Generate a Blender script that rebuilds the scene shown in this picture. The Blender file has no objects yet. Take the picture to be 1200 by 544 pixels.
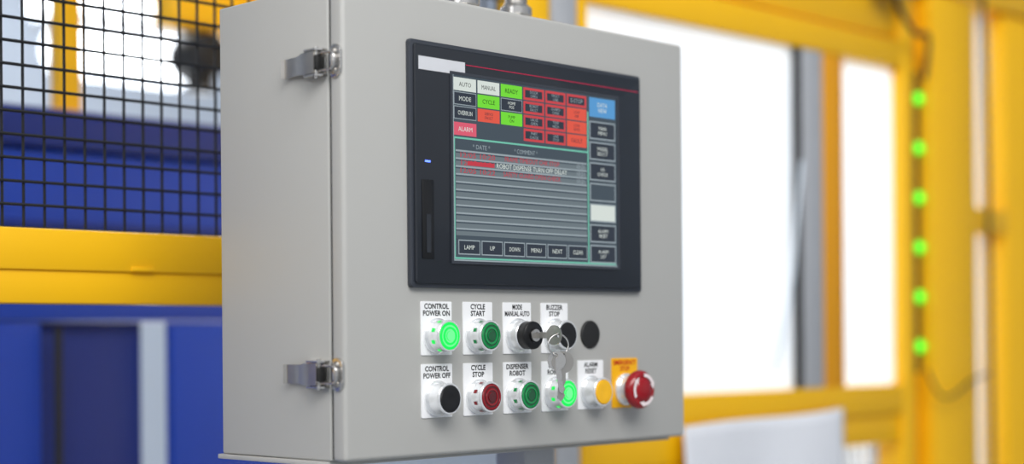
import bpy, bmesh, math, random
from mathutils import Vector, Matrix
random.seed(4)
H = 1.45   # camera height above the floor (m)
sc = bpy.context.scene
sc.view_settings.view_transform = 'Standard'
sc.view_settings.look = 'None'

# ------------------------------------------------------------------ materials
def lin(c):
    out = []
    for v in c:
        v = v / 255.0
        out.append(v / 12.92 if v <= 0.04045 else ((v + 0.055) / 1.055) ** 2.4)
    return (*out, 1.0)

def mat(name, rgb, rough=0.5, metal=0.0, em=0.0, var=0.06, scale=30.0, bump=0.0, coat=0.0, emc=None):
    m = bpy.data.materials.new(name); m.use_nodes = True
    nt = m.node_tree; b = nt.nodes['Principled BSDF']
    b.inputs['Roughness'].default_value = rough
    b.inputs['Metallic'].default_value = metal
    b.inputs['Coat Weight'].default_value = coat
    tc = nt.nodes.new('ShaderNodeTexCoord')
    nz = nt.nodes.new('ShaderNodeTexNoise'); nz.inputs['Scale'].default_value = scale
    nz.inputs['Detail'].default_value = 4
    nt.links.new(tc.outputs['Object'], nz.inputs['Vector'])
    mx = nt.nodes.new('ShaderNodeMix'); mx.data_type = 'RGBA'
    c = lin(rgb)
    mx.inputs[6].default_value = tuple(max(0, v * (1 - var)) for v in c[:3]) + (1,)
    mx.inputs[7].default_value = tuple(min(1, v * (1 + var)) for v in c[:3]) + (1,)
    nt.links.new(nz.outputs['Fac'], mx.inputs[0])
    nt.links.new(mx.outputs[2], b.inputs['Base Color'])
    if em > 0:
        b.inputs['Emission Color'].default_value = lin(emc or rgb)
        b.inputs['Emission Strength'].default_value = em
    if bump > 0:
        n2 = nt.nodes.new('ShaderNodeTexNoise'); n2.inputs['Scale'].default_value = 900
        nt.links.new(tc.outputs['Object'], n2.inputs['Vector'])
        bp = nt.nodes.new('ShaderNodeBump'); bp.inputs['Strength'].default_value = bump
        bp.inputs['Distance'].default_value = 0.0004
        nt.links.new(n2.outputs['Fac'], bp.inputs['Height'])
        nt.links.new(bp.outputs['Normal'], b.inputs['Normal'])
    return m

PAINT = mat('powder_coat_grey', (178, 177, 173), 0.42, var=0.015, scale=6, bump=0.10)
SEAM = mat('rubber_seal', (60, 60, 58), 0.8)
BEZEL = mat('hmi_plastic', (32, 36, 43), 0.32, coat=0.25, var=0.04)
BEZEL2 = mat('hmi_rim', (54, 58, 66), 0.35)
BLACK = mat('black_plastic', (16, 16, 18), 0.32)
BLACKM = mat('black_matte', (26, 26, 26), 0.6)
STEEL = mat('stainless_steel', (200, 198, 195), 0.25, 0.9)
STEELW = mat('brushed_steel', (188, 184, 178), 0.3, 0.95, var=0.1, scale=80)
CHROME = mat('chrome_ring', (236, 237, 238), 0.2, 0.55)
PLATE = mat('legend_plate', (244, 244, 245), 0.45, var=0.01)
YPLATE = mat('estop_plate', (250, 184, 5), 0.45, var=0.03)
INK = mat('ink', (12, 12, 14), 0.6)
REDINK = mat('red_ink', (200, 25, 15), 0.6)
YEL = mat('yellow_paint', (250, 190, 0), 0.45, var=0.05, scale=5)
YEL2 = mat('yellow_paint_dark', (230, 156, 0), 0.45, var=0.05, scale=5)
BLUE = mat('blue_paint', (4, 60, 172), 0.5, var=0.08, scale=4)
BLUE2 = mat('blue_paint_dark', (4, 38, 122), 0.5, var=0.08, scale=4)
ALU = mat('aluminium', (186, 188, 192), 0.45, 0.25)
WIRE = mat('wire_black', (14, 16, 20), 0.55)
WHITE = mat('white_paper', (232, 234, 240), 0.7, var=0.03)
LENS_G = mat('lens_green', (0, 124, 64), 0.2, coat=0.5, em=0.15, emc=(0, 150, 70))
LENS_GD = mat('lens_green_dark', (0, 84, 46), 0.25, coat=0.5)
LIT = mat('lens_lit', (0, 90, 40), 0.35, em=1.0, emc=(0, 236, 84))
LITC = mat('lens_lit_core', (0, 100, 50), 0.35, em=1.0, emc=(120, 255, 150))
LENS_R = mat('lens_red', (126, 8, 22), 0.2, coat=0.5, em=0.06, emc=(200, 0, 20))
LENS_RD = mat('lens_red_dark', (80, 4, 14), 0.25, coat=0.5)
LENS_Y = mat('cap_yellow', (250, 186, 5), 0.35, coat=0.3)
RED = mat('estop_red', (150, 2, 18), 0.22, coat=0.2)
WLINE = mat('white_print', (240, 225, 225), 0.5)
LEDG = mat('led_green', (20, 140, 50), 0.3, em=1.6, emc=(20, 255, 40))
LEDB = mat('led_blue', (90, 120, 255), 0.3, em=2.5, emc=(90, 120, 255))

def em_mat(name, rgb, s=1.0):
    return mat(name, tuple(int(v * 0.25) for v in rgb), 0.3, em=s, emc=rgb, var=0.0)

# ------------------------------------------------------------------ builders
def grp(name, loc=(0, 0, 0), rot=(0, 0, 0)):
    e = bpy.data.objects.new(name, None); e.location = loc; e.rotation_euler = rot
    e.empty_display_size = 0.05
    sc.collection.objects.link(e); return e

def fin(name, bm, m, parent=None, smooth=False, mods=None, loc=None, rot=None):
    me = bpy.data.meshes.new(name)
    bmesh.ops.recalc_face_normals(bm, faces=bm.faces)
    bm.to_mesh(me); bm.free()
    for x in (m if isinstance(m, (list, tuple)) else [m]): me.materials.append(x)
    if smooth:
        for p in me.polygons: p.use_smooth = True
        try: me.set_sharp_from_angle(angle=math.radians(35))
        except Exception: pass
    o = bpy.data.objects.new(name, me); sc.collection.objects.link(o)
    if parent: o.parent = parent
    if loc: o.location = loc
    if rot: o.rotation_euler = rot
    return o

def bm_box(bm, x, y, z, mi=0):
    vs = [bm.verts.new((a, b, c)) for a in x for b in y for c in z]
    idx = [(0,1,3,2),(4,6,7,5),(0,4,5,1),(2,3,7,6),(0,2,6,4),(1,5,7,3)]
    for i in idx:
        f = bm.faces.new([vs[j] for j in i]); f.material_index = mi

def box(name, x, y, z, m, parent=None, bevel=0.0, seg=3, **k):
    bm = bmesh.new(); bm_box(bm, x, y, z)
    bmesh.ops.recalc_face_normals(bm, faces=bm.faces)
    if bevel > 0:
        bmesh.ops.bevel(bm, geom=bm.edges[:], offset=bevel, segments=seg, profile=0.5, affect='EDGES')
    return fin(name, bm, m, parent, smooth=bevel > 0, **k)

def lathe(name, prof, m, parent=None, n=48, mis=None, **k):
    """profile (radius, height) turned about the local -Y axis."""
    bm = bmesh.new(); rings = []
    for r, h in prof:
        if r < 1e-6: rings.append([bm.verts.new((0, -h, 0))])
        else: rings.append([bm.verts.new((r * math.cos(2*math.pi*i/n), -h, r * math.sin(2*math.pi*i/n))) for i in range(n)])
    for j in range(len(rings) - 1):
        a, b = rings[j], rings[j+1]; mi = mis[j] if mis else 0
        for i in range(n):
            i2 = (i + 1) % n
            if len(a) == 1 and len(b) == 1: continue
            if len(a) == 1: f = bm.faces.new((a[0], b[i], b[i2]))
            elif len(b) == 1: f = bm.faces.new((a[i], a[i2], b[0]))
            else: f = bm.faces.new((a[i], a[i2], b[i2], b[i]))
            f.material_index = mi
    return fin(name, bm, m, parent, smooth=True, **k)

def tube(name, pts, r, m, parent=None, cyclic=False, nurbs=True):
    cu = bpy.data.curves.new(name, 'CURVE'); cu.dimensions = '3D'
    cu.bevel_depth = r; cu.bevel_resolution = 5; cu.use_fill_caps = True; cu.resolution_u = 10
    s = cu.splines.new('NURBS' if nurbs else 'POLY'); s.points.add(len(pts) - 1)
    for p, q in zip(s.points, pts): p.co = (*q, 1)
    s.use_cyclic_u = cyclic
    if nurbs: s.order_u = 3; s.use_endpoint_u = not cyclic
    cu.materials.append(m)
    o = bpy.data.objects.new(name, cu); sc.collection.objects.link(o)
    if parent: o.parent = parent
    return o

def prism(name, outline, y0, y1, m, parent=None, bevel=0.0, plane='xz', **k):
    bm = bmesh.new()
    if plane == 'xz': P = lambda a, b, d: (a, d, b)
    else: P = lambda a, b, d: (d, a, b)      # 'yz', extruded along x
    lo = [bm.verts.new(P(a, b, y0)) for a, b in outline]
    hi = [bm.verts.new(P(a, b, y1)) for a, b in outline]
    n = len(outline)
    bm.faces.new(lo); bm.faces.new(hi[::-1])
    for i in range(n): bm.faces.new((lo[i], hi[i], hi[(i+1) % n], lo[(i+1) % n]))
    bmesh.ops.recalc_face_normals(bm, faces=bm.faces)
    if bevel > 0:
        bmesh.ops.bevel(bm, geom=bm.edges[:], offset=bevel, segments=2, profile=0.5, affect='EDGES')
    return fin(name, bm, m, parent, smooth=True, **k)

def rrect(x0, x1, z0, z1, r, n=6):
    out = []
    for cx, cz, a0 in ((x1-r, z1-r, 0), (x0+r, z1-r, 90), (x0+r, z0+r, 180), (x1-r, z0+r, 270)):
        for i in range(n+1):
            a = math.radians(a0 + 90*i/n); out.append((cx + r*math.cos(a), cz + r*math.sin(a)))
    return out

def text(name, s, cx, cz, w, h, y, m, parent, bold=0.012, ratio=0.95):
    """lettering as flat mesh on the plane y, fitted into w x h."""
    cu = bpy.data.curves.new('t', 'FONT'); cu.body = s; cu.size = 1.0
    cu.align_x = 'CENTER'; cu.space_line = 0.95; cu.offset = bold; cu.resolution_u = 2
    to = bpy.data.objects.new('t', cu); sc.collection.objects.link(to)
    dg = bpy.context.evaluated_depsgraph_get()
    me = bpy.data.meshes.new_from_object(to.evaluated_get(dg))
    bpy.data.objects.remove(to)
    xs = [v.co.x for v in me.vertices]; ys = [v.co.y for v in me.vertices]
    if not xs: return
    sx = w / (max(xs)-min(xs)); sy = h / (max(ys)-min(ys))
    mx = (max(xs)+min(xs))/2; my = (max(ys)+min(ys))/2
    if sx > sy * ratio: sx = sy * ratio
    for v in me.vertices:
        v.co = ((v.co.x-mx)*sx + cx, y, (v.co.y-my)*sy + cz)
    me.materials.clear(); me.materials.append(m)
    o = bpy.data.objects.new(name, me); sc.collection.objects.link(o); o.parent = parent
    return o

# ================================================================== CABINET
cab = grp('electrical_control_cabinet', (0, 0, H))
X0, X1, Z0, Z1, DEP = -0.0904, 0.439, -0.121, 0.350, 0.203
box('door', (X0, X1), (0, 0.0205), (Z0, Z1), PAINT, cab, 0.0045, 4)
box('door_seal', (X0+0.002, X1-0.002), (0.0195, 0.0235), (Z0+0.002, Z1-0.002), SEAM, cab)
box('body', (X0, X1), (0.0222, DEP), (Z0, Z1), PAINT, cab, 0.002, 3)
box('drip_flange', (X0-0.002, X1+0.002), (0.026, DEP+0.006), (Z0-0.0055, Z0-0.0005), PAINT, cab, 0.001, 2)
for i, zz in enumerate((0.27, -0.035)):
    lathe('hinge_%d' % i, [(0, 0), (.006, 0), (.006, .05), (0, .05)], STEEL, cab, 20,
          loc=(X1+0.002, 0.026, zz-.025), rot=(math.radians(-90), 0, 0))

def latch(zc):
    g = grp('toggle_latch', (X0, 0, H + zc))
    prism('catch_plate', rrect(0.001, 0.0195, -0.0165, 0.0165, 0.0085), 0, -0.0022, STEEL, g, 0.0005, 'yz')
    for k, zz in enumerate((-0.0095, 0.0095)):
        lathe('screw_%d' % k, [(0.0036, 0), (0.0034, 0.0012), (0.002, 0.0018), (0.0016, 0.0009), (0, 0.0009)], STEELW, g, 20,
              loc=(-0.0022, 0.0105, zz), rot=(0, 0, math.radians(-90)))
    box('catch_hook', (-0.0085, -0.0022), (0.006, 0.010), (-0.006, 0.006), STEEL, g, 0.0012, 2)
    box('base_plate', (-0.002, 0), (0.0235, 0.058), (-0.012, 0.012), STEEL, g, 0.0006, 2)
    bm = bmesh.new()
    for s in (-1, 1):
        pts = [(0.0235, 0), (0.053, 0), (0.053, -0.005), (0.045, -0.0125), (0.028, -0.0125), (0.0235, -0.006)]
        a = [bm.verts.new((p[1], p[0], s*0.0118)) for p in pts]; b = [bm.verts.new((p[1], p[0], s*0.0136)) for p in pts]
        bm.faces.new(a); bm.faces.new(b[::-1])
        for q in range(6): bm.faces.new((a[q], b[q], b[(q+1) % 6], a[(q+1) % 6]))
    fin('cheeks', bm, STEEL, g)
    pts = [(-0.012, 0.030), (-0.0125, 0.040), (-0.0115, 0.050), (-0.008, 0.060), (-0.0055, 0.072), (-0.0055, 0.0845), (-0.0085, 0.0865)]
    bm = bmesh.new(); rows = []
    for (x, y) in pts:
        w = 0.0108 if y < 0.055 else 0.0095
        rows.append([bm.verts.new((x, y, -w)), bm.verts.new((x, y, w)), bm.verts.new((x+0.0016, y, w)), bm.verts.new((x+0.0016, y, -w))])
    for a, b in zip(rows, rows[1:]):
        for q in range(4): bm.faces.new((a[q], a[(q+1) % 4], b[(q+1) % 4], b[q]))
    bm.faces.new(rows[0]); bm.faces.new(rows[-1][::-1])
    fin('lever', bm, STEELW, g, smooth=True)
    box('spring_block', (-0.0115, -0.003), (0.026, 0.036), (-0.007, 0.007), BLACKM, g, 0.001, 2)
    tube('wire_loop', [(-0.007, 0.040, -0.0085), (-0.0075, 0.022, -0.0085), (-0.0072, 0.010, -0.0085), (-0.0068, 0.0055, -0.006),
                       (-0.0068, 0.0045, 0), (-0.0068, 0.0055, 0.006), (-0.0072, 0.010, 0.0085), (-0.0075, 0.022, 0.0085), (-0.007, 0.040, 0.0085)], 0.0013, STEEL, g)
    tube('pivot_pin', [(-0.0075, 0.031, -0.0155), (-0.0075, 0.031, 0.0155)], 0.0022, STEEL, g, nurbs=False)
for zc in (0.271, -0.0355): latch(zc)

# cable glands and flexible metal conduit on the cabinet roof
cg = grp('flexible_metal_conduit', (0, 0, H + Z1))
for i, xx in enumerate((0.16, 0.245)):
    lathe('gland_%d' % i, [(0, 0), (.019, 0), (.019, .008), (.016, .010), (.016, .020), (.0185, .022), (.0185, .03), (.012, .036), (0, .036)],
          STEEL, cg, 24, loc=(xx, 0.09, 0), rot=(math.radians(-90), 0, 0))
pp = [(0.16, 0.09, 0.03), (0.16, 0.09, 0.07), (0.19, 0.10, 0.13), (0.19, 0.2, 0.22), (0.19, 0.38, 0.3)]
tube('conduit_a', pp, 0.013, STEELW, cg)
tube('conduit_b', [(x+0.085, y, z) for x, y, z in pp], 0.013, STEELW, cg)

# pedestal post
st = grp('cabinet_stand', (0.285, 0.12, 0))
box('post', (-0.025, 0.025), (-0.025, 0.025), (0.012, H + Z0 - 0.006), ALU, st, 0.003)
box('foot_plate', (-0.15, 0.15), (-0.12, 0.12), (0, 0.012), ALU, st, 0.002)

# ================================================================== HMI
hmi = grp('touchscreen_panel', (0, 0, H))
bx0, bx1, bz0, bz1 = -0.008, 0.353, 0.0505, 0.302
prism('outer_rim', rrect(bx0, bx1, bz0, bz1, 0.004), 0.001, -0.0055, BEZEL2, hmi, 0.0012)
prism('face', rrect(bx0+0.0045, bx1-0.0045, bz0+0.0045, bz1-0.0045, 0.003), -0.004, -0.0085, BEZEL, hmi, 0.001)
sx0, sx1, sz0, sz1 = 0.0475, 0.306, 0.079, 0.271
bm = bmesh.new()
L = 0.003
for (x, z) in (((sx0-L, sx1+L), (sz1, sz1+L)), ((sx0-L, sx1+L), (sz0-L, sz0)), ((sx0-L, sx0), (sz0, sz1)), ((sx1, sx1+L), (sz0, sz1))):
    bm_box(bm, x, (-0.0103, -0.0084), z)
fin('glass_lip', bm, BEZEL2, hmi)
box('name_label', (0.0015, 0.0665), (-0.0088, -0.0084), (0.2715, 0.285), mat('label_silver', (212, 213, 217), 0.4), hmi)
box('bezel_red_line', (0.068, 0.345), (-0.0087, -0.0084), (0.2822, 0.2832), mat('bezel_line_red', (170, 26, 64), 0.4, em=0.1), hmi)  # thin red line across the bezel, slightly emissive
box('usb_cover', (0.0045, 0.0205), (-0.0098, -0.0084), (0.080, 0.160), BLACK, hmi, 0.0005, 2)
box('usb_cover_grip', (0.0095, 0.0155), (-0.0106, -0.0096), (0.086, 0.125), BEZEL, hmi, 0.0003, 1)
box('power_led', (0.0095, 0.0165), (-0.0091, -0.0084), (0.178, 0.1798), LEDB, hmi)

W_, Hh = sx1 - sx0, sz1 - sz0
def U(u): return sx0 + u * W_
def V(v): return sz1 - v * Hh
SB = em_mat('ui_bg', (60, 72, 82)); SG = em_mat('ui_grey', (100, 112, 118)); SW = em_mat('ui_white', (206, 214, 208))
SD = em_mat('ui_dark', (38, 46, 58)); SR = em_mat('ui_red', (194, 60, 66)); SO = em_mat('ui_orange', (216, 80, 60))
SGR = em_mat('ui_green', (108, 210, 44)); SBL = em_mat('ui_blue', (80, 146, 200)); SP = em_mat('ui_pink', (210, 84, 106))
ST = em_mat('ui_teal', (106, 184, 162)); SRT = em_mat('ui_redtext', (186, 50, 64)); SLN = em_mat('ui_line', (144, 156, 162))
box('display_glass', (sx0, sx1), (-0.0090, -0.0084), (sz0, sz1), SB, hmi)
layers = {}
def R(u0, v0, u1, v1, m, lay=1):
    layers.setdefault((m.name, lay), []).append((u0, v0, u1, v1, m))
cw = 0.1335
grid = [[SW, SW, SGR, SR, SR, SR], [SD, SGR, SD, SR, SR, SO], [SD, SO, SGR, SR, SR, SO], [SP, SD, SD, SR, SR, SO]]
labs = [['AUTO', 'MANUAL', 'READY', 'DOOR\nOPEN', 'FAULT\nLINE', 'E-STOP'], ['MODE', 'CYCLE', 'HOME\nPOS', 'ROBOT\nFAULT', 'GUARD\nOPEN', 'LOW\nAIR'],
        ['OVERRUN', 'SERVO\nFAULT', 'PUMP\nON', 'VALVE\nOPEN', 'TEMP\nHIGH', 'LOW\nLEVEL'], ['ALARM', '', '', 'PART\nCHECK', 'LINE\nSTOP', 'FAULT']]
for r in range(4):
    for c in range(6):
        if r == 3 and c in (1, 2): continue
        v0 = 0.012 + r*0.077
        if r == 3 and c == 0: v0 += .01
        R(0.008 + c*cw, v0, 0.008 + (c+1)*cw - 0.008, v0 + 0.070, SLN if grid[r][c] in (SD,) else grid[r][c])
        if grid[r][c] is SD: R(0.011 + c*cw, v0+.004, 0.008 + (c+1)*cw - 0.011, v0 + 0.066, SD, 2)
        if c in (3, 4) or (r == 0 and c == 5): R(0.018 + c*cw, v0+.014, 0.008 + (c+1)*cw - 0.020, v0 + 0.056, SD, 2)
        t = labs[r][c]
        if t:
            tm = INK if grid[r][c] in (SW, SGR) else (SW if (grid[r][c] in (SD, SP)) else (SLN if c in (3, 4) or (r == 0 and c == 5) else SD))
            text('ui_text', t, U(0.008 + (c+.47)*cw), V(v0 + 0.035), W_*cw*0.6, Hh*(0.024 if '\n' not in t else .038), -0.00935, tm, hmi, 0.0)
R(0.82, 0.012, 0.99, 0.125, SBL)
text('ui_text', 'DATA\nVIEW', U(.905), V(.068), .026, .011, -0.00935, SW, hmi, 0.0)
side = [SD, SD, SD, SB, SW, SD, SD]
for i, s in enumerate(side):
    v0 = 0.150 + i*0.121
    R(0.82, v0, 0.99, v0+0.106, SLN); R(0.826, v0+.008, 0.984, v0+0.098, s, 2)
    if s is SD:
        text('ui_text', ['MAIN\nMENU', 'MODEL\nSELECT', 'I/O\nCHECK', '', '', 'ALARM\nRESET', 'ALARM\nLIST'][i], U(.905), V(v0+.053), .026, .0095, -0.00935, SW, hmi, 0.0)
R(0.008, 0.332, 0.806, 0.342, ST); R(0.008, 0.980, 0.99, 0.990, ST); R(0.806, 0.1, 0.814, 0.985, ST); R(0.008, 0.332, 0.013, 0.985, ST)
R(0.016, 0.352, 0.80, 0.862, SG)
R(0.016, 0.352, 0.80, 0.400, SB, 2)
for i in range(11):
    v = 0.402 + i*0.042
    R(0.016, v, 0.80, v+0.009, SLN, 2); R(0.016, v+.009, 0.80, v+.017, SB, 2)
text('ui_text', '* DATE *', U(.16), V(.377), .026, .0050, -0.0094, SLN, hmi, 0.0)
text('ui_text', '* COMMENT *', U(.42), V(.377), .036, .0050, -0.0094, SLN, hmi, 0.0)
for r, v in enumerate((0.427, 0.469, 0.511)):
    text('ui_text', '12/05 10:2%d' % r, U(.14), V(v), .052, .0052, -0.0094, SRT, hmi, 0.0, 1.5)
    text('ui_text', ('FRAME TIMEOUT CHK STOP', 'ROBOT DISPENSE TURN OFF DELAY', 'SAFETY GUARD OPEN CHECK')[r], U(.46), V(v), (.085, .11, .09)[r], .0052, -0.0094, SRT if r != 1 else SW, hmi, 0.0, 1.3)
    text('ui_text', '10:21', U(.76), V(v), .014, .0050, -0.0094, SLN, hmi, 0.0)
R(0.08, 0.459, 0.23, 0.482, SRT, 3)
for i in range(6):
    u0 = 0.028 + i*0.130
    R(u0, 0.885, u0+0.122, 0.965, SLN); R(u0+.004, 0.891, u0+0.118, 0.959, SD, 2)
    text('ui_text', ['LAMP', 'UP', 'DOWN', 'MENU', 'NEXT', 'CLEAR'][i], U(u0+.061), V(.925), .016, .0045, -0.00935, SW, hmi, 0.0)
R(0.0, 0.0, 0.008, 1.0, SLN); R(0, 0.992, 1, 1.0, SLN)
for (mn, lay), rs in layers.items():
    bm = bmesh.new(); y = -0.0090 - 0.00012*lay
    for (u0, v0, u1, v1, m) in rs:
        bm.faces.new([bm.verts.new(p) for p in ((U(u0), y, V(v1)), (U(u1), y, V(v1)), (U(u1), y, V(v0)), (U(u0), y, V(v0)))])
    fin('display_%s_%d' % (mn, lay), bm, m, hmi)

# ================================================================== BUTTONS
P0, PIT = 0.0305, 0.0592
ROW = (0.0015, -0.0625)
def plate(g, label, m=PLATE, ink=INK, w=0.0215, top=0.0355, bot=-0.0195):
    prism('legend_plate', rrect(-w, w, bot, top, 0.0012, 3), 0.0008, -0.0012, m, g)
    text('legend_text', label, 0, top-0.0085, w*2*0.88, 0.0128 if '\n' in label else .006, -0.0014, ink, g, 0.028)

RINGS_L = [(0.0136, 0.0235), (0.0132, 0.0245), (0.0116, 0.0248), (0.0112, 0.0240), (0.0094, 0.0240), (0.0090, 0.0250), (0.0072, 0.0250), (0.0070, 0.0242), (0.0052, 0.0242), (0.0050, 0.0252), (0, 0.0252)]
def button(col, row, kind, label):
    g = grp('push_button' if kind not in ('lit', 'green', 'red') else 'illuminated_push_button', (P0 + PIT*col, 0, H + ROW[row]))
    g.scale = (1, 0.88, 1)
    plate(g, label)
    lathe('shroud', [(0.0185, 0.001), (0.0185, 0.004), (0.0172, 0.0055), (0.0160, 0.0065), (0.0158, 0.0195), (0.0163, 0.0205), (0.0163, 0.0225), (0.0155, 0.0235), (0.0142, 0.0235), (0.0139, 0.0215), (0.0139, 0.012), (0, 0.012)], CHROME, g)
    if kind in ('lit', 'green', 'red'):
        mm = {'lit': [LIT, LITC], 'green': [LENS_G, LENS_GD], 'red': [LENS_R, LENS_RD]}[kind]
        lathe('lens', [(0.0136, 0.012)] + RINGS_L, mm, g, mis=[0, 0, 0, 0, 1, 0, 0, 0, 1, 0, 1])
        glint_m = LIT if kind == 'lit' else (LENS_G if kind == 'green' else LENS_R)
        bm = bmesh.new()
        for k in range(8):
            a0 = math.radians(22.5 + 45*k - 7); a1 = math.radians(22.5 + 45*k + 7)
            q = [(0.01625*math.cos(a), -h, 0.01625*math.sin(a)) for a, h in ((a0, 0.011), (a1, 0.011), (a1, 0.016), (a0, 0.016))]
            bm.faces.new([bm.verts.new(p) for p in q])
        fin('shroud_glints', bm, glint_m, g)  # emissive patches stand in for lens reflections on the shroud
    else:
        mm = {'black': BLACK, 'yellow': LENS_Y}[kind]
        lathe('cap', [(0.0138, 0.012), (0.0138, 0.0235), (0.0131, 0.0248), (0.0105, 0.0252), (0.004, 0.0246), (0, 0.0244)], mm, g)
    return g
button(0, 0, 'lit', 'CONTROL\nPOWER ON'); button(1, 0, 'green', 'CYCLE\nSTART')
button(3, 0, 'black', 'BUZZER\nSTOP')
button(0, 1, 'black', 'CONTROL\nPOWER OFF'); button(1, 1, 'red', 'CYCLE\nSTOP'); button(2, 1, 'green', 'DISPENSER\nROBOT')
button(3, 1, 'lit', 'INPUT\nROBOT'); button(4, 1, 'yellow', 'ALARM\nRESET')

hp = grp('hole_plug', (P0 + PIT*4, 0, H + 0.002))
lathe('plug', [(0.0158, -0.0005), (0.0158, 0.0012), (0.0145, 0.0026), (0.010, 0.0031), (0, 0.0033)], BLACKM, hp)

ks = grp('key_selector_switch', (P0 + PIT*2, 0, H + ROW[0]))
plate(ks, 'MODE\nMANUAL AUTO')
lathe('shroud', [(0.0185, 0.001), (0.0185, 0.004), (0.0172, 0.0055), (0.0160, 0.0065), (0.0158, 0.014), (0.0150, 0.015), (0, 0.015)], CHROME, ks)
lathe('knob', [(0.0148, 0.013), (0.0148, 0.0215), (0.0152, 0.023), (0.0148, 0.0255), (0.0125, 0.027), (0.0075, 0.027), (0.0075, 0.0285), (0, 0.0285)], BLACK, ks)
lathe('lock_barrel', [(0.0068, 0.028), (0.0066, 0.0296), (0, 0.0296)], STEEL, ks, 24)

# keys
kg = grp('key_ring_with_keys', (P0 + PIT*2, 0, H + ROW[0]))
def keymesh(name, s, m):
    """flat key: round bow with a real hole at its top, shank with cuts, tip towards -z."""
    R0, hr, hz = 0.0105*s, 0.0027*s, 0.0058*s
    n = 28; bm = bmesh.new(); t = 0.0010
    outs, ins = [], []
    for y in (-t, t):
        outs.append([bm.verts.new((R0*math.sin(2*math.pi*i/n), y, R0*math.cos(2*math.pi*i/n))) for i in range(n)])
        ins.append([bm.verts.new((hr*math.sin(2*math.pi*i/n), y, hz + hr*math.cos(2*math.pi*i/n))) for i in range(n)])
    for i in range(n):
        j = (i+1) % n
        for q in ((outs[0][i], outs[0][j], ins[0][j], ins[0][i]), (outs[1][i], ins[1][i], ins[1][j], outs[1][j]),
                  (outs[0][i], outs[1][i], outs[1][j], outs[0][j]), (ins[0][i], ins[0][j], ins[1][j], ins[1][i])):
            bm.faces.new(q)
    sh = [(-0.0032, -0.0095), (-0.0032, -0.034), (0, -0.037), (0.0022, -0.034), (0.0034, -0.031), (0.0018, -0.028), (0.0034, -0.025), (0.0018, -0.022), (0.0034, -0.019), (0.0032, -0.0095)]
    a = [bm.verts.new((x*s, -t*.9, z*s)) for x, z in sh]; b = [bm.verts.new((x*s, t*.9, z*s)) for x, z in sh]
    bm.faces.new(a); bm.faces.new(b[::-1])
    for i in range(len(sh)): bm.faces.new((a[i], b[i], b[(i+1) % len(sh)], a[(i+1) % len(sh)]))
    return fin(name, bm, m, kg)
k1 = keymesh('inserted_key', 1.0, STEELW)
k1.matrix_local = Matrix.Translation((0, -0.0555, 0.0)) @ Matrix(((0, 1, 0, 0), (0, 0, -1, 0), (1, 0, 0, 0), (0, 0, 0, 1)))
ccz = -0.0105
tube('split_ring', [(0.012*math.sin(a)*0.94 , -0.0613 - 0.012*math.sin(a)*0.34, ccz + 0.0115*math.cos(a)) for a in [2*math.pi*i/16 for i in range(16)]], 0.0009, STEEL, kg, cyclic=True)
k2 = keymesh('hanging_key', 1.12, STEELW)
k2.matrix_local = Matrix.Translation((0.0035, -0.0640, -0.0285)) @ Matrix.Rotation(math.radians(-35), 4, 'Z') @ Matrix.Rotation(math.radians(3), 4, 'Y')
k3 = keymesh('spare_key', 0.95, STEEL)
k3.matrix_local = Matrix.Translation((-0.002, -0.0608, -0.0270)) @ Matrix.Rotation(math.radians(-60), 4, 'Z') @ Matrix.Rotation(math.radians(-10), 4, 'Y')

# emergency stop
es = grp('emergency_stop_button', (P0 + PIT*5, 0, H + ROW[1] + 0.001))
plate(es, 'EMERGENCY\nSTOP', YPLATE, REDINK, 0.0225, 0.036, -0.021)
lathe('collar', [(0.0185, 0.001), (0.0185, 0.004), (0.0165, 0.006), (0.0155, 0.007), (0.0150, 0.012), (0, 0.012)], CHROME, es)
lathe('neck', [(0.013, 0.010), (0.0125, 0.016), (0.0135, 0.019), (0, 0.019)], RED, es)
lathe('mushroom', [(0, 0.0165), (0.0175, 0.0170), (0.0212, 0.0190), (0.0224, 0.0225), (0.0216, 0.0262), (0.0190, 0.0292), (0.0178, 0.0296), (0.0140, 0.0288), (0.0132, 0.0300), (0.010, 0.0318), (0.005, 0.0326), (0, 0.0328)], RED, es)
bm = bmesh.new()
yy = -0.0302
for k in range(3):
    a0 = math.radians(90 + 120*k)
    ring = []
    for i in range(9):
        a = a0 - math.radians(62*i/8)
        ring.append(((0.0186*math.cos(a), yy, 0.0186*math.sin(a)), (0.0146*math.cos(a), yy, 0.0146*math.sin(a))))
    for p, q in zip(ring, ring[1:]):
        bm.faces.new([bm.verts.new(v) for v in (p[0], q[0], q[1], p[1])])
    a = a0 - math.radians(62); b = a0 - math.radians(90)
    bm.faces.new([bm.verts.new(v) for v in ((0.0200*math.cos(a), yy, 0.0200*math.sin(a)), (0.0165*math.cos(b), yy, 0.0165*math.sin(b)), (0.0130*math.cos(a), yy, 0.0130*math.sin(a)))])
fin('turn_arrows', bm, WLINE, es)

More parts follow.
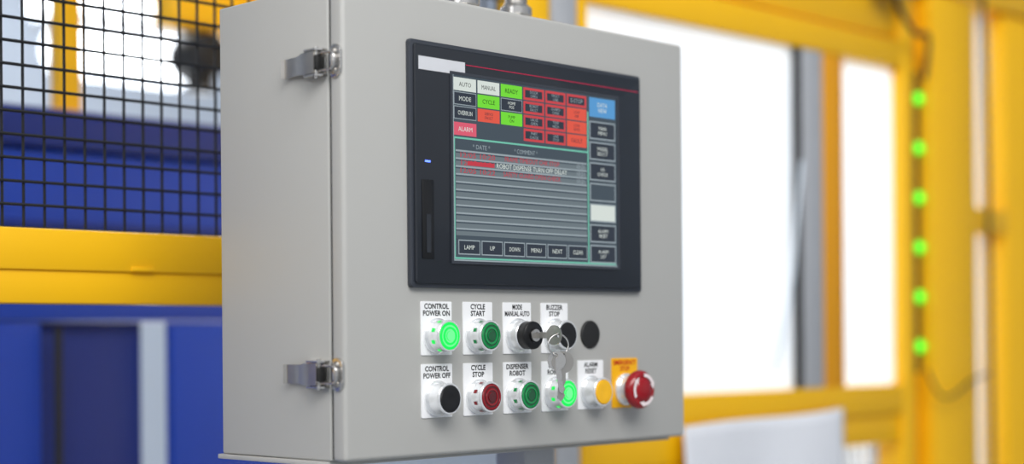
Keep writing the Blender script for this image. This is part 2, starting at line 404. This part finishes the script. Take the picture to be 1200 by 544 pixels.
# ================================================================== SAFETY FENCE
fe = grp('machine_guard_fence', (0, 0, 0))
YF = 0.40
def fb(name, x, z, m=YEL, y=(YF, YF+0.06), bev=0.003):
    return box(name, x, y, (max(0.0, H+z[0]), H+z[1]), m, fe, bev, 2)
fb('rail_mid_left', (-1.25, 0.585), (0.078, 0.124))
fb('rail_mid_left_lower', (-1.25, 0.585), (0.041, 0.080), YEL, (YF+0.004, YF+0.05))
fb('post_left', (-1.31, -1.25), (-H, 1.3)); fb('post_centre', (0.585, 0.635), (-H, 1.3))
fb('rail_top_left', (-1.25, 0.585), (1.2, 1.26))
fb('weld_lug', (-0.075, -0.045), (0.079, 0.084), YEL, (YF-0.002, YF+0.01), 0.001)
fb('profile_post', (0.640, 0.695), (-H, 1.3), ALU, (YF, YF+0.05))
fb('window_post_left', (0.699, 0.718), (-H, 1.3))
fb('window_header', (0.72, 1.61), (0.503, 0.555)); fb('window_header_mid', (0.72, 1.61), (0.562, 0.66), YEL, (YF+0.01, YF+0.06))
fb('window_header_top', (0.72, 2.5), (0.665, 0.80), YEL, (YF-0.01, YF+0.06))
fb('window_sill', (0.637, 1.61), (-0.150, -0.095)); fb('window_sill_low', (0.637, 1.61), (-0.205, -0.150), YEL, (YF+0.008, YF+0.05))
fb('kick_panel', (0.637, 1.42), (-0.60, -0.205), YEL, (YF+0.012, YF+0.05))
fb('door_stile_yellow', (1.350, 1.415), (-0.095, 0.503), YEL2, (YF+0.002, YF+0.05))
fb('door_stile_alu', (1.284, 1.348), (-0.095, 0.503), ALU, (YF+0.002, YF+0.05))
fb('door_gap', (1.268, 1.284), (-0.095, 0.503), BLACKM, (YF+0.003, YF+0.045))
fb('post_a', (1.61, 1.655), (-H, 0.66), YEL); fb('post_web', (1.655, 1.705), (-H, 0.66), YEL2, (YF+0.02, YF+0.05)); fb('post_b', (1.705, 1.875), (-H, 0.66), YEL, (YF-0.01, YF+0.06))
fb('post_c', (2.02, 2.5), (-H, 0.66), YEL)
fb('cross_bar', (1.875, 2.02), (0.205, 0.255)); fb('bottom_rail', (0.637, 1.61), (-1.35, -1.27))

def mesh_panel(name, x0, x1, z0, z1, pit, r, y, m=WIRE, horiz_dy=0.003):
    bm = bmesh.new()
    def cyl(a, b, axis):
        n = 6; ra = []; rb = []
        for i in range(n):
            c, s = r*math.cos(2*math.pi*i/n), r*math.sin(2*math.pi*i/n)
            if axis == 'z': ra.append(bm.verts.new((a[0]+c, a[1]+s, a[2]))); rb.append(bm.verts.new((b[0]+c, b[1]+s, b[2])))
            else: ra.append(bm.verts.new((a[0], a[1]+c, a[2]+s))); rb.append(bm.verts.new((b[0], b[1]+c, b[2]+s)))
        for i in range(n): bm.faces.new((ra[i], ra[(i+1) % n], rb[(i+1) % n], rb[i]))
    x = x0
    while x <= x1: cyl((x, y, H+z0), (x, y, H+z1), 'z'); x += pit
    z = z0
    while z <= z1: cyl((x0, y-horiz_dy, H+z), (x1, y-horiz_dy, H+z), 'x'); z += pit
    return fin(name, bm, m, fe, smooth=True)
mesh_panel('wire_mesh_left', -1.25, 0.585, 0.124, 1.2, 0.0255, 0.0019, YF+0.01)
mesh_panel('wire_mesh_low', 0.66, 1.60, -1.27, -0.205, 0.0255, 0.0014, YF+0.055)
mesh_panel('wire_mesh_right', 1.875, 2.02, -1.4, 0.66, 0.0255, 0.0012, YF+0.03, ALU)

def frosted(name):
    m = bpy.data.materials.new(name); m.use_nodes = True; nt = m.node_tree; nt.nodes.clear()
    out = nt.nodes.new('ShaderNodeOutputMaterial'); mx = nt.nodes.new('ShaderNodeMixShader')
    d = nt.nodes.new('ShaderNodeBsdfDiffuse'); t = nt.nodes.new('ShaderNodeBsdfTranslucent')
    tc = nt.nodes.new('ShaderNodeTexCoord'); nz = nt.nodes.new('ShaderNodeTexNoise'); nz.inputs['Scale'].default_value = 2.0
    rp = nt.nodes.new('ShaderNodeValToRGB'); rp.color_ramp.elements[0].color = (.82, .87, .92, 1); rp.color_ramp.elements[1].color = (.92, .945, .96, 1)
    nt.links.new(tc.outputs['Object'], nz.inputs['Vector']); nt.links.new(nz.outputs['Fac'], rp.inputs['Fac'])
    for s in (d, t): nt.links.new(rp.outputs['Color'], s.inputs['Color'])
    mx.inputs[0].default_value = 0.5
    nt.links.new(d.outputs[0], mx.inputs[1]); nt.links.new(t.outputs[0], mx.inputs[2]); nt.links.new(mx.outputs[0], out.inputs['Surface'])
    return m
FR = frosted('frosted_polycarbonate')
def pane(name, x0, x1, z0, z1, y):
    bm = bmesh.new()
    bm.faces.new([bm.verts.new(p) for p in ((x0, y, H+z0), (x1, y, H+z0), (x1, y, H+z1), (x0, y, H+z1))])
    return fin(name, bm, FR, fe)
pane('pane_left', 0.72, 1.269, -0.095, 0.503, YF+0.012)
pane('pane_right', 1.41, 1.61, -0.095, 0.503, YF+0.02)
pane('pane_low', 0.66, 1.61, -1.27, -0.205, YF+0.07)
pane('pane_side', 1.875, 2.02, -1.4, 0.66, YF+0.06)

# LED indicator strip
ls = grp('led_indicator_strip', (1.678, YF+0.006, H))
box('housing', (-0.007, 0.007), (0, 0.016), (-0.075, 0.505), BLACKM, ls, 0.002, 2)
for i in range(6):
    zz = 0.453 - i*0.0955
    lathe('led_%d' % i, [(0.0115, 0), (0.0115, 0.004), (0.008, 0.008), (0, 0.009)], LEDG, ls, 20, loc=(0, 0, zz))
# cables are clipped to the fence (parts of it)
cb = grp('sensor_cables', (0, YF-0.02, H)); cb.parent = fe
tube('cable_loop', [(1.545, 0.01, 0.66), (1.555, -0.01, 0.60), (1.60, -0.02, 0.555), (1.655, -0.01, 0.575), (1.678, 0.0, 0.55), (1.678, 0.01, 0.49)], 0.005, BLACKM, cb)
tube('cable_vertical', [(1.86, -0.005, 0.9), (1.885, -0.01, 0.5), (1.890, -0.01, 0), (1.90, -0.01, -0.6), (1.90, -0.01, -1.445)], 0.005, BLACKM, cb)
tube('cable_low', [(1.678, 0.01, -0.07), (1.678, -0.01, -0.12), (1.72, -0.02, -0.125), (1.81, -0.01, -0.09), (1.89, -0.01, -0.08)], 0.0025, BLACKM, cb)
box('cable_connector', (1.50, 1.60), (-0.03, 0.01), (0.632, 0.67), ALU, cb, 0.004)
tube('pane_reflection', [(1.250, -0.0, 0.30), (1.215, -0.01, 0.18), (1.195, -0.015, 0.06), (1.15, -0.01, -0.06)], 0.003, mat('reflection_grey', (200, 210, 220), 0.4), cb)  # pale tube stands in for a cable reflected in the pane

# paper sheet hanging from the sill
bm = bmesh.new(); nx, nz = 30, 16; vs = []
for j in range(nz+1):
    row = []
    for i in range(nx+1):
        u, v = i/nx, j/nz
        x = 0.925 + 0.455*u; z = -0.145 + 0.012*u + 0.002*math.sin(u*7) - 0.30*v
        row.append(bm.verts.new((x, YF-0.012 - 0.012*v - 0.004*math.sin(u*9+v*2), H+z)))
    vs.append(row)
for j in range(nz):
    for i in range(nx): bm.faces.new((vs[j][i], vs[j][i+1], vs[j+1][i+1], vs[j+1][i]))
ps = fin('hanging_paper_sheet', bm, WHITE, None, smooth=True)
sm = ps.modifiers.new('s', 'SOLIDIFY'); sm.thickness = 0.001

# ================================================================== BLUE MACHINE
bl = grp('blue_press_machine', (0, 0, 0))
def bb(name, x, y, z, m=BLUE, bev=0.006): return box(name, x, y, (H+z[0] if z[0] > -H else 0, H+z[1]), m, bl, bev, 2)
bb('crossbeam', (-1.2, 0.68), (1.00, 1.28), (0.03, 0.290))
bb('top_flange', (-1.22, 0.70), (0.985, 1.30), (0.292, 0.352), BLUE2)
bb('rib', (-1.2, 0.68), (0.985, 1.0), (0.17, 0.18), BLUE2, 0.002)
bb('leg_a', (-0.25, 0.150), (1.0, 1.25), (-H, 0.028)); bb('leg_b', (0.152, 0.342), (1.03, 1.06), (-H, 0.028), BLUE2, 0.002)
bb('leg_c', (0.374, 0.68), (0.99, 1.01), (-H, 0.028), BLUE, 0.002)
bb('leg_d', (-1.2, -0.9), (1.0, 1.25), (-H, 0.028))
tube('hose', [(0.168, 0.985, H+0.02), (0.165, 0.98, H-0.2), (0.16, 0.98, H-0.6), (0.165, 0.98, 0.1)], 0.006, BLACKM, bl)
yp = grp('yellow_support_post', (0.275, 1.14, H))
box('upright', (-0.018, 0.018), (-0.018, 0.018), (0.353, 1.2), YEL, yp, 0.002)
box('base', (-0.04, 0.04), (-0.04, 0.04), (0.353, 0.363), YEL, yp, 0.002)

# robot arm behind
rb = grp('industrial_robot_arm', (0.86, 1.62, H))
lathe('base', [(0, 0), (.16, 0), (.16, .06), (.11, .10), (.10, .75), (.12, .80), (0, .80)], YEL, rb, 40, loc=(0.25, 0.1, -H), rot=(math.radians(-90), 0, 0))
lathe('turret', [(0, 0), (.12, 0), (.13, .12), (.10, .20), (0, .20)], YEL, rb, 40, loc=(0.25, 0.1, -0.65), rot=(math.radians(-90), 0, 0))
box('lower_arm', (0.19, 0.31), (0.0, 0.08), (-0.5, 0.74), YEL, rb, 0.03, 4)
lathe('elbow', [(0, 0), (.09, 0), (.10, .02), (.10, .18), (.09, .20), (0, .20)], YEL, rb, 40, loc=(0.25, 0.14, 0.74))
box('fore_arm', (-0.06, 0.26), (0.0, 0.09), (0.650, 0.80), YEL, rb, 0.025, 4)
lathe('wrist_motor', [(0, 0), (.045, 0), (.047, .01), (.047, .10), (.03, .115), (0, .115)], BLACKM, rb, 32, loc=(0.040, 0.10, 0.602))
lathe('flange', [(0, 0), (.03, 0), (.03, .05), (0, .05)], BLACKM, rb, 32, loc=(0.040, 0.045, 0.575), rot=(math.radians(90), 0, 0))

# ================================================================== ROOM
FLOOR = mat('concrete_floor', (160, 165, 170), 0.5, var=0.1, scale=3)
WALLM = mat('wall_paint', (212, 220, 232), 0.7, var=0.03, scale=1)
CEIL = mat('ceiling_paint', (215, 220, 226), 0.8, var=0.03, scale=1)
box('floor', (-8, 12), (-8, 10), (-0.1, 0), FLOOR)
box('wall_back', (-8, 12), (10, 10.15), (0, 6), WALLM)
box('wall_right', (12, 12.15), (-8, 10.15), (0, 6), WALLM)
box('ceiling', (-8, 12), (-8, 10), (6, 6.1), CEIL)
TUBE_E = mat('lamp_diffuser', (250, 252, 255), 0.4, em=6.0, emc=(245, 250, 255))
def lamp(x, y, z, lx=0.6, ly=0.12, r=0.05):
    g = grp('ceiling_light', (x, y, z))
    box('tray', (-lx, lx), (-ly, ly), (0.0, 0.07), ALU, g, 0.01, 2)
    lathe('diffuser_tube', [(0, 0), (r*.7, 0), (r, r*.3), (r, lx*1.9-r*.3), (r*.7, lx*1.9), (0, lx*1.9)], TUBE_E, g, 24, loc=(lx*0.95, 0.0, -r*0.9), rot=(0, 0, math.radians(-90)))
    for s in (-0.3, 0.3): tube('rod', [(s, 0, 0.07), (s, 0, 6 - z)], 0.006, ALU, g, nurbs=False)
lamp(3.27, 5.76, H+1.50, 0.38, 0.15, 0.11); lamp(3.50, 6.35, H+1.83, 0.36, 0.15, 0.10); lamp(5.2, 9.0, H+2.9, 0.6)
lamp(-2.0, -1.5, 4.6, 0.9); lamp(1.5, -1.5, 4.6, 0.9)

def area(name, loc, tgt, sx, sy, pw, col=(1, 1, 1)):
    l = bpy.data.lights.new(name, 'AREA'); l.shape = 'RECTANGLE'; l.size = sx; l.size_y = sy; l.energy = pw; l.color = col
    o = bpy.data.objects.new(name, l); sc.collection.objects.link(o); o.location = loc
    o.rotation_euler = (Vector(tgt) - Vector(loc)).to_track_quat('-Z', 'Y').to_euler(); return o
area('area_light_overhead', (-1.5, -2.8, 4.4), (0.3, 0.2, 1.5), 4.0, 2.0, 200, (1, .99, .97))
area('area_light_left', (-4.5, -0.2, 3.6), (0, 0.3, 1.4), 2.5, 2.5, 66, (.98, .99, 1))
area('area_light_pane_fill', (1.75, 1.9, 1.95), (1.5, 0.4, 1.65), 1.8, 1.6, 62, (.97, .99, 1))  # added light behind the frosted panes to whiten them
area('area_light_hall', (2.0, 5.0, 5.8), (3.0, 8.5, 1.5), 6, 4, 480, (.93, .97, 1))

w = bpy.data.worlds.new('world'); sc.world = w; w.use_nodes = True
bg = w.node_tree.nodes['Background']; bg.inputs['Color'].default_value = (.88, .93, 1.0, 1); bg.inputs['Strength'].default_value = 0.50

# ================================================================== CAMERA
cam = bpy.data.cameras.new('camera'); co = bpy.data.objects.new('camera', cam); sc.collection.objects.link(co)
cam.sensor_width = 36; cam.lens = 1900/1200*36; cam.shift_y = 0.1025
v = Vector((.7146, .6997, 0)).normalized(); x0 = Vector((v.y, -v.x, 0))
Rr = (x0 - Vector((0, 0, 0.008))).normalized(); B = -v; Uu = B.cross(Rr).normalized()
co.matrix_world = Matrix(((Rr.x, Uu.x, B.x, -1.1025), (Rr.y, Uu.y, B.y, -1.2185), (Rr.z, Uu.z, B.z, H), (0, 0, 0, 1)))
cam.dof.use_dof = True; cam.dof.focus_distance = 1.70; cam.dof.aperture_fstop = 1.7
cam.clip_start = 0.05
sc.camera = co
